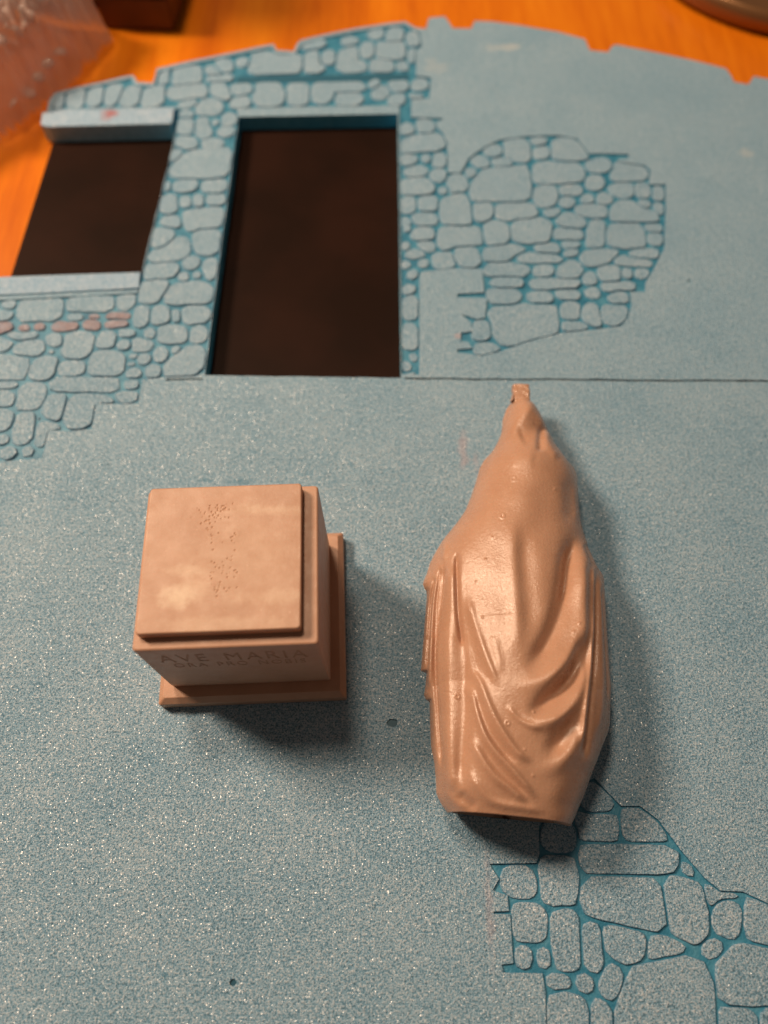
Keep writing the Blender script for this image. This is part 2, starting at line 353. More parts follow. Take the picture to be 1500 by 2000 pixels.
# ------------------------------------------------------------------ carved stones, each its own piece
def T(s, sc, ox, oy): return [pts(q, sc, ox, oy) for q in s.split('|')]
ST = []
ST += T('575,110 600,75 700,190 690,215 575,220|545,245 720,245 730,370 700,375 530,370 525,290|755,215 835,215 905,275 985,375 775,375 760,340|355,310 515,310 515,400 490,425 390,425 355,385|'
 '540,395 1010,400 1035,440 1035,520 880,535 570,530 530,500|345,480 365,460 505,460 515,500 520,640 505,695 350,695 340,600|560,580 600,568 910,575 945,610 975,800 965,830 930,835 780,810 600,755 545,715 545,620|'
 '975,570 1060,565 1140,590 1170,640 1190,740 1180,880 1110,895 1010,850 980,640|1240,700 1290,680 1345,695 1365,740 1355,820 1320,865 1245,855 1225,800 1222,740|1060,480 1110,540 1120,560 1065,535|1180,600 1240,645 1350,655 1240,680 1210,715 1190,680|'
 '1400,670 1560,745 1800,845 1800,940 1500,900 1400,870 1385,800|1180,900 1230,880 1265,890 1265,930 1240,970 1200,980 1170,950|160,545 280,540 305,580 305,630 270,660 190,655 160,620|200,705 330,710 360,750 360,870 340,893 210,890 190,820 190,740|'
 '395,750 430,735 500,735 515,770 535,900 530,1030 490,1045 420,1030 400,960 390,850|550,810 590,795 625,805 645,880 645,1030 620,1050 590,1040 560,1010 550,900|655,815 720,815 860,850 870,880 860,960 840,985 770,1000 700,960 665,940|'
 '905,865 1000,880 1080,920 1060,940 890,980 895,900|1310,940 1400,920 1600,960 1800,1000 1800,1220 1300,1215 1250,1180 1245,1080 1240,1010|790,1040 900,1010 1060,985 1130,975 1165,1010 1210,1070 1220,1200 1230,1600 725,1600 720,1230 780,1100|'
 '670,1030 700,1010 730,1030 750,1060 735,1150 700,1200 660,1185 645,1130 660,1080|210,925 260,915 290,935 290,985 270,1003 220,1000 208,970|315,930 350,920 378,935 380,1010 330,1010 313,980|375,1085 400,1070 480,1075 492,1110 480,1130 400,1135 375,1115|'
 '520,1075 560,1060 590,1085 590,1140 570,1165 530,1145 512,1110|385,1180 420,1155 500,1165 560,1190 575,1220 580,1600 385,1600|595,1200 640,1195 690,1220 700,1600 605,1600|1265,1235 1400,1240 1440,1280 1440,1600 1260,1600|1475,1240 1800,1240 1800,1600 1480,1600', .38, 930, 1500)
ST += T('215,550 225,480 270,410 330,385 500,380 540,400 540,560 480,570 215,565|415,240 520,225 545,270 540,320 470,335 415,310|300,290 380,255 385,295 330,315|225,345 300,325 315,370 240,375|190,400 225,380 235,410 200,440|335,335 440,330 450,360 350,370|'
 '585,270 655,265 655,310 590,315|700,240 790,225 850,250 890,320 700,325|570,215 640,215 600,245|590,390 640,360 720,350 740,365 850,370 860,450 730,465 600,465 580,430|895,350 1020,350 1020,380 900,385|600,510 640,490 695,495 715,540 690,590 630,605 595,580|'
 '735,500 760,488 835,488 835,535 745,535|740,560 790,555 800,590 770,612 740,595|1065,350 1220,370 1240,440 1060,455|895,450 950,445 960,480 910,500|1040,500 1080,475 1150,480 1155,530 1100,550 1045,530|1185,480 1235,478 1255,510 1245,550 1190,550|'
 '1195,570 1250,575 1250,610 1200,600|870,560 910,545 930,580 860,590|950,570 1000,545 1040,555 1010,590 955,595|825,640 860,600 980,600 1000,625 1000,660 860,665|1035,640 1060,595 1110,580 1180,590 1210,625 1300,640 1305,685 1090,690 1040,680|'
 '235,600 325,590 330,650 280,690 240,680|370,600 560,595 585,640 560,665 390,680 365,660|650,635 730,620 710,650 670,660|295,720 340,700 400,710 430,760 410,815 320,825 295,790|465,710 490,695 640,690 660,720 665,790 620,815 480,810 460,780|'
 '740,670 790,650 870,670 880,710 850,730 740,720|705,760 720,740 850,750 870,780 850,795 710,790|915,700 970,695 990,740 990,830 905,835 900,780|1010,740 1060,715 1200,715 1230,760 1235,830 1120,845 1015,830|1230,720 1320,725 1320,750 1235,745|1245,770 1325,775 1310,820 1250,815|'
 '290,880 350,850 500,840 520,855 390,925 300,920|590,840 710,840 735,870 600,870|480,905 560,885 680,895 745,915 700,930 500,925|755,880 780,860 835,860 830,890 760,895|750,815 840,820 835,845 760,845|850,900 900,880 1020,865 1070,870 1020,920 940,950 880,940|'
 '1150,870 1290,870 1285,905 1150,895|1055,920 1110,905 1270,930 1260,950 1070,950|300,960 340,945 520,955 550,970 530,1000 310,1005|590,960 680,950 690,970 670,1005 590,1005|720,1010 740,960 800,920 830,940 860,980 840,1015 760,1025|330,1050 360,1035 480,1040 510,1055 480,1070 350,1070|'
 '560,1055 600,1040 840,1045 840,1075 600,1085|875,1010 905,995 935,1015 930,1055 895,1065 873,1045|960,970 1080,965 1080,1030 980,1040|1170,980 1240,980 1225,1010 1180,1010|1100,970 1150,975 1140,1020 1100,1020|980,1065 1150,1060 1150,1085 990,1095|'
 '330,1100 470,1100 480,1160 440,1175 340,1170|560,1130 620,1110 670,1120 680,1160 570,1160|710,1105 830,1105 830,1135 720,1130|885,1100 920,1085 960,1100 920,1130|1030,1140 1080,1110 1120,1120 1125,1165 1050,1170|350,1200 500,1190 700,1195 715,1290 710,1340 600,1365 480,1395 360,1395 345,1330|'
 '750,1200 780,1180 840,1190 840,1260 780,1265 745,1245|870,1210 930,1190 955,1220 960,1310 880,1290 865,1240|980,1220 1030,1195 1110,1190 1120,1230 1080,1270 1000,1275 975,1245|750,1290 840,1285 900,1310 760,1330|245,1320 280,1285 310,1290 312,1370 260,1385 240,1360|'
 '250,1420 330,1420 370,1440 280,1465 245,1455|1290,500 1340,510 1330,570 1290,560|1290,590 1325,595 1315,660 1295,650|85,440 150,420 180,440 170,510 90,530|40,590 90,545 140,530 180,550 200,640 200,705 60,700 35,660|25,770 60,740 260,740 270,810 240,830 110,835 40,860 25,830|120,860 220,845 255,930 150,945 110,900', 1/3, 850, 200)
ST += T('270,20 470,20 470,75 290,85|190,480 300,470 330,500 325,560 200,575|420,420 560,420 570,560 430,560|220,720 330,600 480,580 700,590 705,790 420,790 300,830 180,840|165,880 300,865 370,930 300,985 165,960|490,880 540,870 560,940 530,970 490,950|650,870 740,860 750,1020 640,1010|'
 '250,1120 330,1060 480,1040 510,1080 480,1130 300,1165|595,1150 640,1090 750,1090 780,1180 640,1220|190,1230 400,1205 500,1230 590,1310 590,1380 350,1400 190,1400|175,1480 340,1470 335,1660 180,1660|430,1480 640,1470 645,1640 450,1650|330,1720 450,1680 620,1690 650,1760 620,1820 400,1830 340,1780|'
 '190,1750 260,1760 310,1830 240,1900 190,1880|715,1350 800,1330 820,1380 790,1410 720,1400', .14, 760, 180)
ST += T('280,110 350,50 480,40 535,90 520,150 380,170 300,150|350,215 450,200 530,215 545,270 500,310 420,260|172,210 230,210 200,290 172,290|200,370 260,310 360,320 430,360 320,390 220,400|175,430 220,415 230,480 190,530 175,510|230,560 290,550 310,610 290,640 240,610|180,830 250,750 295,750 290,800 200,840|'
 '175,900 290,860 305,1000 300,1130 175,1060|175,1260 290,1210 320,1290 315,1490 175,1490|250,1580 320,1565 330,1640 300,1660|175,1650 230,1660 260,1740 240,1790 175,1760|175,1810 330,1800 330,1830 175,1830|380,420 480,420 480,470 390,475|175,0 260,0 240,50 175,70|545,380 600,345 780,340 790,510 590,510 545,440', .16, 760, 440)
ST += T('350,430 520,415 900,410 900,590 820,620 350,620 330,560|1010,380 1110,380 1110,500 1060,540 1180,560 1170,610 990,600|1200,440 1260,370 1290,420 1280,510 1220,520|960,290 1180,230 1170,280 1060,330 960,330|90,800 200,770 300,800 290,850 180,900 100,870|400,770 620,760 630,850 700,880 700,960 600,1000 380,990 360,930 420,860|'
 '800,800 880,760 980,790 990,900 960,980 800,990 790,900|1110,760 1675,740 1670,850 1280,860 1270,960 1120,970 1070,900|1380,890 1620,880 1600,990 1390,1000|130,950 240,930 280,1020 250,1050 110,1050|200,480 260,470 240,530 180,540', .16, 440, 40)
ST += T('530,790 570,780 570,860 540,870|600,910 700,860 770,940 700,990 590,970|760,800 950,790 950,900 820,920 760,870|760,980 840,960 920,960 910,1040 770,1050|440,370 520,340 545,370 530,470 440,500|620,340 910,330 920,520 860,540 780,510 620,480|550,570 770,570 790,650 550,660|870,560 940,550 940,640 870,640|'
 '220,440 320,360 340,520 280,560 450,590 440,650 180,650 160,500|730,190 880,180 890,290 740,300|530,200 680,180 660,240 560,250|990,230 1080,230 1120,270 1100,350 1000,350|1050,820 1160,810 1160,880 1060,900|1000,950 1170,950 1170,1010 1000,1010|220,300 340,300 330,340 230,350|1000,420 1060,420 1060,560 1000,560', .16, 640, 30)
ST += T('260,235 590,230 600,400 500,415 260,410|70,290 210,230 200,330 160,400 60,400|200,480 370,460 420,430 640,430 660,580 380,590 200,560|690,320 960,310 980,370 700,380|690,240 780,200 880,280 700,300|830,130 900,120 1000,200 930,260 850,200|760,420 880,410 980,580 930,625 860,590 770,480|'
 '355,690 540,620 560,670 440,710 370,720|570,700 650,640 850,650 820,720 820,800 560,800|340,790 500,780 510,850 350,850|330,890 490,870 490,1060 310,1050|590,880 680,870 710,1110 620,1130 560,1080 570,980|920,850 1040,840 1030,960 900,970|880,1000 1030,980 1020,1060 870,1050|'
 '290,1120 540,1130 550,1240 380,1260 280,1200|640,1150 760,1150 900,1230 700,1270 640,1230|250,1500 300,1420 420,1330 620,1270 860,1230 960,1300 970,1360 940,1580 820,1620 640,1640 240,1600|245,1280 340,1270 360,1320 240,1440 215,1430|270,1720 400,1690 540,1690 550,1760 440,1800 270,1800|'
 '660,1690 900,1690 910,1780 840,1830 650,1800|150,1700 190,1690 200,1800 140,1810|780,900 820,880 830,940 780,950', .15, 300, 100)
ST += T('185,30 320,10 330,130 240,170 170,150|390,30 470,20 480,110 390,100|520,10 600,10 600,110 520,110|660,10 815,0 805,80 660,80|430,190 560,150 785,150 785,300 700,320 470,330 420,280|220,250 360,240 370,310 280,320 210,310|135,350 260,350 270,420 200,510 110,520|'
 '550,450 590,380 700,370 770,390 735,590 620,600 540,540|85,600 200,560 370,465 430,480 460,560 440,620 370,640 300,680 70,680|50,720 330,700 350,760 300,830 130,850 30,860|420,690 480,640 560,660 550,720 480,760 420,740|630,690 725,660 705,800 680,870 640,820|'
 '360,840 410,790 450,810 450,870 370,880|510,820 540,790 590,820 570,850 520,850|0,910 170,880 240,900 220,960 140,1080 60,1110 -40,1090|215,1070 310,930 450,900 600,900 660,960 665,1030 635,1110 400,1115 250,1110|90,1180 160,1150 250,1160 265,1290 180,1320 90,1320|310,1180 370,1180 370,1300 310,1300|'
 '400,1170 450,1150 620,1150 605,1310 440,1320 395,1270|160,1370 270,1340 430,1370 430,1500 230,1520 150,1490|510,1370 560,1340 600,1360 590,1500 490,1510|120,1590 200,1560 240,1620 230,1700 160,1720 115,1700|300,1570 380,1560 370,1600 300,1640|'
 '220,1740 270,1680 430,1580 500,1550 570,1560 550,1800 530,1850 440,1860 220,1845|30,1790 100,1750 160,1770 160,1850 40,1860|20,1400 60,1380 120,1400 100,1470 30,1470|-110,1490 70,1490 85,1580 0,1600 -110,1600|-60,1650 60,1640 70,1700 -10,1740 -60,1730|-80,1170 60,1150 40,1290 0,1340 -85,1350', .19, 280, 380)
ST += T('40,200 100,130 170,120 150,210 60,225|-300,270 20,260 130,255 130,300 0,330 -300,330|185,300 190,180 220,120 300,110 640,100 640,180 600,300 540,330 240,335|710,150 760,90 900,90 1160,85 1185,130 1170,210 1000,240 720,240|1225,110 1290,80 1410,80 1400,150 1340,220 1240,225|'
 '710,290 860,290 860,330 720,330|80,490 280,480 400,480 370,520 200,540 120,520|490,540 540,490 620,500 640,600 560,610 500,590|700,500 760,470 960,470 970,540 940,640 900,720 800,745 700,720 660,680 670,600|1040,520 1070,480 1180,480 1190,620 1010,620|1250,460 1400,460 1400,500 1270,505|'
 '150,630 260,570 400,560 450,590 440,670 370,700 160,690|-300,560 90,570 120,580 60,640 -300,650|1220,590 1290,560 1360,580 1350,640 1290,655 1220,630|-300,740 120,735 280,750 300,790 240,960 150,970 -300,960|300,920 350,790 500,720 580,750 570,860 480,960 350,960|490,690 520,650 560,670 550,700|'
 '600,830 680,790 860,780 885,820 860,880 690,900 620,890|940,820 980,710 1060,680 1260,690 1300,750 1290,860 1240,895 960,895 935,880|1350,710 1440,700 1430,740 1350,735|1330,800 1410,780 1410,810 1340,815|1350,870 1440,850 1470,890 1460,930 1330,930|1310,990 1430,985 1420,1050 1320,1050|'
 '510,1010 560,980 1220,980 1260,1010 1240,1060 1100,1080 600,1075 530,1060|-300,1000 180,990 180,1030 -300,1050|230,1040 280,1010 440,1010 470,1030 460,1150 400,1250 330,1270 180,1275 190,1180|-300,1110 110,1105 140,1150 120,1230 60,1240 -300,1230|460,1220 520,1140 670,1125 670,1180 610,1390 560,1400 440,1310|'
 '720,1190 780,1140 950,1130 1100,1150 1200,1190 1010,1200 985,1240 945,1430 720,1435 670,1390 700,1300|1200,1130 1250,1110 1420,1105 1430,1170 1350,1190 1240,1170|190,1320 340,1320 360,1370 320,1600 230,1645 120,1620 130,1540|-300,1290 60,1285 130,1330 120,1420 60,1490 -300,1480|'
 '390,1440 430,1405 540,1420 620,1470 490,1485 465,1560 430,1660 370,1640 380,1540|0,1560 60,1530 95,1560 80,1620 10,1615|30,1700 150,1690 170,1730 40,1740|240,1700 280,1660 330,1700 320,1740 260,1740|380,1370 410,1350 400,1400', .28*2/3, 0, 560)
ST += T('130,600 150,470 200,440 240,450 230,560 200,640 125,640|285,480 340,440 460,445 430,560 420,640 270,590|485,590 500,480 580,430 620,470 620,590|670,580 690,490 760,430 820,430 790,560 740,600|830,590 880,480 980,450 1040,450 1010,590|1050,600 1070,480 1150,450 1280,430 1260,500 1200,600|1220,360 1240,280 1350,240 1320,340', .28*2/3, 80, 90)
NRED = len(ST)
ST += T('-300,400 90,395 120,430 100,450 -300,450|200,440 250,400 310,420 300,450 210,460|350,400 420,385 450,400 440,440 360,440|540,410 600,390 800,385 800,440 550,450|880,380 930,340 1010,345 1040,390 1010,440 890,440|1090,370 1150,345 1330,350 1340,390 1110,400|930,300 1020,295 1040,320 920,330|1110,320 1180,280 1370,285 1350,325 1120,330', .28*2/3, 0, 560)
def offset(p, d):
    n = len(p); o = []
    for i in range(n):
        a, b_, c_ = Vector(p[i - 1]), Vector(p[i]), Vector(p[(i + 1) % n])
        e1_, e2_ = (b_ - a).normalized(), (c_ - b_).normalized()
        n1_, n2_ = Vector((e1_.y, -e1_.x)), Vector((e2_.y, -e2_.x)); m_ = n1_ + n2_
        if m_.length < .3: m_ = n1_
        m_.normalize(); k = d / max(.55, m_.dot(n1_)); o.append((b_.x + m_.x * k, b_.y + m_.y * k))
    return o
def stone(poly, red):
    grow = 1.0
    p = ccw(poly)
    cx = sum(q[0] for q in p) / len(p); cy = sum(q[1] for q in p) / len(p)
    n = len(p); ar = abs(area2(p)) / 2; size = math.sqrt(ar)
    s_in = min(.022, size * .08)
    rnd = random.uniform
    zt = rnd(-.012, .008) - (.006 if size < .3 else 0); tx, ty = rnd(-.02, .02) / max(size, .4), rnd(-.02, .02) / max(size, .4)
    rings = []
    for off, dz in ((-.006, -.058), (0.0, -.018), (s_in * .35, -.004), (s_in * .8, 0.0)):
        ring = []
        for (x, y) in p:
            dx, dy = x - cx, y - cy; d = math.hypot(dx, dy) or 1e-6
            k = max(.25, (d - off) / d)
            X, Y = dx * k, dy * k
            ring.append((X, Y, (zt + tx * X + ty * Y if dz > -.05 else 0) + dz))
        rings.append(ring)
    vs = [v for r in rings for v in r]; fs = []
    for r in range(3):
        for i in range(n): j = (i + 1) % n; fs.append((r * n + i, r * n + j, (r + 1) * n + j, (r + 1) * n + i))
    fs.append([3 * n + i for i in range(n)])
    sm = [1] * (len(fs) - 1) + [0]
    me = mesh('stone', vs, fs); me.polygons.foreach_set('use_smooth', [bool(x) for x in sm])
    o = link('stone', me, M_RED if red else M_STONE, board, (cx - B0.x, cy - B0.y, -B0.z))
    if red: o['label'] = 'stone rubbed with rust red chalk'
    return ar

# grow every traced outline until it nearly meets its neighbours, leaving an even pressed joint
RM, RB = wplane(r_main), wplane(r_br)
def inside(p):
    cx, cy = sum(q[0] for q in p) / len(p), sum(q[1] for q in p) / len(p)
    R_ = RM if pip(cx, cy, RM) else RB if pip(cx, cy, RB) else None
    if R_ is None: return p
    o = []
    for x, y in p:
        k = 1.0
        while k > .3 and not pip(cx + (x - cx) * k, cy + (y - cy) * k, R_): k -= .04
        if k < 1: k = max(k - .04, .3)
        o.append((cx + (x - cx) * k, cy + (y - cy) * k))
    return o
SW = [inside(densify(ccw(wplane(p)), .09, 0)) for p in ST]
allp = np.array([q for p in SW for q in p]); own = np.array([i for i, p in enumerate(SW) for _ in p])
def seg_pts(p): return densify(ccw(wplane(p)), .05, 0)
bpts = np.array(seg_pts(r_main) + seg_pts(r_br) + seg_pts(slot))
GAP, MAXG = .045, .26
for i, p in enumerate(SW):
    P0 = np.array(p); n = len(P0)
    tg = np.roll(P0, -1, 0) - np.roll(P0, 1, 0); tg /= np.maximum(np.hypot(*tg.T), 1e-9)[:, None]; nr = np.stack([tg[:, 1], -tg[:, 0]], 1)
    c0 = P0.mean(0); near = (np.abs(allp - c0).max(1) < np.abs(P0 - c0).max() + .5) & (own != i); oth = allp[near]
    nb = bpts[np.abs(bpts - c0).max(1) < np.abs(P0 - c0).max() + .4]
    best = np.zeros(n); alive = np.ones(n, bool)
    for d in np.arange(.015, MAXG, .015):
        Q = P0 + nr * d
        do = np.full(n, 9.) if len(oth) == 0 else np.sqrt(((Q[:, None] - oth[None]) ** 2).sum(2).min(1))
        db = np.full(n, 9.) if len(nb) == 0 else np.sqrt(((Q[:, None] - nb[None]) ** 2).sum(2).min(1))
        alive &= (do - d >= GAP) & (db >= .030)
        best = np.where(alive, d, best)
    k = np.array([.25, .5, .25]); bb = np.minimum(best, np.convolve(np.r_[best[-1], best, best[0]], k, 'valid'))
    P0 = P0 + nr * bb[:, None]
    for _ in range(1): P0 = .6 * P0 + .20 * (np.roll(P0, 1, 0) + np.roll(P0, -1, 0))
    SW[i] = [tuple(q) for q in P0]
def thin_(p, m=26):
    return p if len(p) <= m else [p[int(round(k * len(p) / m)) % len(p)] for k in range(m)]
info = [(abs(area2(p)), i) for i, p in enumerate(SW)]
keep = set(i for _, i in sorted(info, reverse=True)[:300])
for i, p in enumerate(SW):
    if i in keep: stone(thin_(p), i >= NRED)
print('stones', len(ST))

# ------------------------------------------------------------------ pedestal
PC = (-3.169, 5.734); PR = .041
ped = empty('statue_pedestal', (PC[0], PC[1], 0), 'tan resin square pedestal block with stepped base and engraved front, standing on the blue foam', 'pedestal', PR)
def tier(name, prof, m, seg=3, smooth=True):
    """stack of rounded squares: prof = [(half w, half d, z, ox, oy, corner r)]"""
    vs = []; fs = []; n = 4 * (seg + 1)
    for (hw, hd, z, ox, oy, r) in prof:
        for q in range(4):
            sx, sy = ((1, 1), (-1, 1), (-1, -1), (1, -1))[q]
            for k in range(seg + 1):
                a = math.pi / 2 * (q + k / seg)
                vs.append((ox + sx * (hw - r) + r * math.cos(a), oy + sy * (hd - r) + r * math.sin(a), z))
    for r in range(len(prof) - 1):
        for i in range(n): j = (i + 1) % n; fs.append((r * n + i, r * n + j, (r + 1) * n + j, (r + 1) * n + i))
    fs.append(list(range(n))[::-1]); fs.append([(len(prof) - 1) * n + i for i in range(n)])
    return link(name, mesh(name, vs, fs), m, ped)
w, d = 4.37 / 2, 4.22 / 2
tier('plinth', [(w - .03, d - .03, .0, .02, 0, .05), (w, d, .03, .02, 0, .05), (w, d, .30, .02, 0, .05), (w - .01, d - .01, .325, .02, 0, .05), (w - .13, d - .13, .445, .02, 0, .05), (w - .145, d - .145, .45, .02, 0, .05), (w - .5, d - .5, .452, .02, 0, .05)], M_RESIN_P)
bw, bd = 3.66 / 2, 3.50 / 2
body = tier('body', [(bw + .01, bd - .03, .44, .02, .0, .04), (bw, bd, .8, .02, 0, .04), (bw - .01, bd, 3.60, 0, 0, .07), (bw - .02, bd - .01, 3.635, 0, 0, .07), (bw - .045, bd - .04, 3.65, 0, 0, .06), (bw - .4, bd - .4, 3.652, 0, 0, .06)], M_RESIN_P)
# inscription cut into the front face
def text_mesh(s, size, depth):
    cu = bpy.data.curves.new('txt', 'FONT'); cu.body = s; cu.size = size; cu.extrude = depth; cu.align_x = 'CENTER'; cu.resolution_u = 3; cu.space_character = 1.25; cu.space_word = 1.5
    cu.offset = 0
    to = bpy.data.objects.new('txt', cu); C.objects.link(to)
    bpy.context.view_layer.update()
    me = bpy.data.meshes.new_from_object(to.evaluated_get(bpy.context.evaluated_depsgraph_get()))
    bpy.data.objects.remove(to); return me
def cut(body, s, size, depth, z, x, width, tilt=0, squash=1.0):
    me = text_mesh(s, size, depth)
    xs = [v.co.x for v in me.vertices]; k = width / (max(xs) - min(xs))
    cutter = bpy.data.objects.new('cutter', me); C.objects.link(cutter); me.materials.append(M_ENG)
    cutter.matrix_world = Matrix.Translation((x, -bd, z)) @ Matrix.Rotation(math.pi / 2 + tilt, 4, 'X') @ Matrix.Diagonal((k, squash, 1, 1))
    par = body.parent; body.parent = None; body.data.materials.append(M_ENG) if len(body.data.materials) < 2 else None
    md = body.modifiers.new('b', 'BOOLEAN'); md.operation = 'DIFFERENCE'; md.object = cutter; md.solver = 'EXACT'
    try: md.material_mode = 'TRANSFER'
    except Exception: pass
    bpy.context.view_layer.update()
    nm = bpy.data.meshes.new_from_object(body.evaluated_get(bpy.context.evaluated_depsgraph_get()))
    body.modifiers.clear(); body.data = nm; body.parent = par; bpy.data.objects.remove(cutter)
cut(body, 'AVE MARIA', .80, .010, 2.72, .03, 3.02)
cut(body, 'ORA PRO NOBIS', .46, .008, 2.28, .08, 2.75)
# cap: top face is a fine grid with pinholes left by air bubbles
sw, sd, zt = 3.20 / 2, 3.19 / 2, 3.906
cox, coy = -.105, .09
pits = []
def px_cap(u, v):
    x, y = G(u, v, zt); dx, dy = x - PC[0], y - PC[1]
    return (dx * math.cos(-PR) - dy * math.sin(-PR) - cox, dx * math.sin(-PR) + dy * math.cos(-PR) - coy)
def dots(u, v, su, sv, n):
    for _ in range(n): pits.append((*px_cap(random.gauss(u, su), random.gauss(v, sv)), random.uniform(.008, .020)))
dots(415, 1005, 17, 12, 34); dots(432, 992, 12, 6, 16); dots(414, 1050, 2, 18, 8); dots(458, 1050, 4, 12, 6); dots(435, 1110, 14, 12, 22); dots(430, 1150, 14, 8, 12); dots(450, 1100, 10, 30, 8)
nx = 300
xs = np.linspace(-1, 1, nx); gx, gy = np.meshgrid(xs * (sw - .03), xs * (sd - .03), indexing='ij')
gz = np.zeros_like(gx)
for (a, b_, r) in pits: gz = np.minimum(gz, -.013 * np.clip(1.25 - ((gx - a) ** 2 + (gy - b_) ** 2) / r ** 2, 0, 1))
gz += .004 * np.sin(gx * 2.1 + 1) * np.cos(gy * 1.7) - .006 * np.clip(np.abs(gx / sw) ** 8, 0, 1)
cr = .07
# pull grid corners in so that the top is a rounded square
ax, ay = np.abs(gx) - (sw - .03 - cr), np.abs(gy) - (sd - .03 - cr)
mask = (ax > 0) & (ay > 0); rr = np.hypot(ax, ay); mm_ = np.maximum(ax, ay); f = np.where(mask & (rr > 0), mm_ / np.maximum(rr, 1e-9), 1)
gx2 = np.where(mask, np.sign(gx) * ((sw - .03 - cr) + ax * f), gx); gy2 = np.where(mask, np.sign(gy) * ((sd - .03 - cr) + ay * f), gy)
vs = np.stack([gx2 + cox, gy2 + coy, gz + zt], -1).reshape(-1, 3).tolist()
ii = np.arange(nx * nx).reshape(nx, nx)
fs = np.stack([ii[:-1, :-1], ii[1:, :-1], ii[1:, 1:], ii[:-1, 1:]], -1).reshape(-1, 4).tolist()
border = list(ii[:, 0]) + list(ii[-1, 1:]) + list(ii[-2::-1, -1]) + list(ii[0, -2:0:-1])
prev = border
for (g_, z_) in ((.018, -.007), (.028, -.03), (.03, -.06), (.03, -.262)):
    new = []
    for bi in border:
        x, y, _ = vs[bi]; x -= cox; y -= coy
        kx, ky = (sw - .03 + g_) / (sw - .03), (sd - .03 + g_) / (sd - .03)
        new.append(len(vs)); vs.append((x * kx + cox, y * ky + coy, zt + z_))
    nb = len(border)
    for i in range(nb): j = (i + 1) % nb; fs.append([prev[i], new[i], new[j], prev[j]])
    prev = new
me = mesh('cap', vs, fs, smooth=True)
link('cap', me, M_RESIN_S, ped)

# ------------------------------------------------------------------ statue, lying on its front
def curve(s):
    a = np.array([[float(x) for x in p.split(':')] for p in s.split()]); return a[:, 0], a[:, 1]
LV, LU = curve('785:1001 790:996 800:989 820:982 850:979 870:973 885:960 900:945 915:937 940:930 970:920 1000:908 1025:890 1045:873 1060:862 1080:850 1100:840 1120:834 1134:828 1142:826 1150:829 1157:834 1200:831 1250:827 1300:823 1311:822 1315:833 1340:831 1358:828 1367:832 1371:839 1420:840 1460:842 1490:848 1520:851 1550:852 1560:856 1575:864 1588:874')
RV, RU = curve('785:1036 792:1043 805:1054 830:1066 850:1072 870:1076 885:1090 900:1108 915:1121 930:1127 960:1129 1000:1130 1025:1133 1050:1142 1080:1151 1105:1160 1115:1169 1122:1176 1130:1179 1160:1181 1200:1183 1260:1187 1320:1191 1345:1193 1400:1190 1415:1190 1430:1187 1460:1174 1500:1159 1540:1145 1570:1133 1595:1122 1613:1113')
ZV, ZZ = curve('785:1.02 792:1.2 805:1.38 830:1.52 860:1.50 885:1.62 905:1.82 930:1.95 980:2.04 1060:2.18 1150:2.32 1300:2.42 1400:2.40 1500:2.22 1560:2.05 1600:1.85 1613:1.72')
zs = .85
NR, NC = 600, 380
r = np.linspace(0, 1, NR)
vl = 785 + r * (1588 - 785); vr = 785 + r * (1613 - 785)
ul = np.interp(vl, LV, LU); ur = np.interp(vr, RV, RU); zm = np.interp((vl + vr) / 2, ZV, ZZ)
kk_ = np.hanning(71); kk_ /= kk_.sum(); zm_s = np.convolve(np.pad(zm, 35, mode='reflect', reflect_type='odd'), kk_, 'valid'); w_ = np.clip(r / .08, 0, 1); zm = zm * (1 - w_) + zm_s * w_
def Gn(u, v, z): dx = u - 750.; dy = -(v - 1000.); wy = CA * dy + SA * FPX; wz = SA * dy - CA * FPX; s = (H - z) / -wz; return dx * s, wy * s
xl, yl = Gn(ul, vl, zs); xr, yr = Gn(ur, vr, zs)
# the rim of the hem at the bottom end is seen at its own height: slide the last rows so that it lands there
def smooth_(a, n=91):
    k = np.hanning(n); k /= k.sum(); return np.convolve(np.pad(a, n // 2, mode='reflect', reflect_type='odd'), k, 'valid')
xls, yls, xrs, yrs = (smooth_(a) for a in (xl, yl, xr, yr))
t = np.sin(np.linspace(-1, 1, NC) * math.pi / 2 * .96) / math.sin(math.pi / 2 * .96)
tt, rr_ = np.meshgrid(t, r)
X = xls[:, None] * (1 - tt) / 2 + xrs[:, None] * (1 + tt) / 2
Y = yl[:, None] * (1 - tt) / 2 + yr[:, None] * (1 + tt) / 2
eL = np.clip((-tt - .955) / .045, 0, 1); eR = np.clip((tt - .955) / .045, 0, 1)
X += (xl - xls)[:, None] * eL + (xr - xrs)[:, None] * eR
blend = np.clip((r - .70) / .25, 0, 1)[:, None] ** .8
tc = np.clip(tt, -.999, .999)
prof = (1 - np.abs(tc) ** 1.95) ** .68
prof2 = (1 - np.abs(tc) ** 3.2) ** .55
prof = prof * (1 - blend) + prof2 * blend
skew = 1 + .05 * (-tt) * np.clip(1 - np.abs(tt), 0, 1)
Z = zs + (zm[:, None] - zs) * prof * skew
Zb = Z.copy()
U, V = PX(X, Y, Zb)
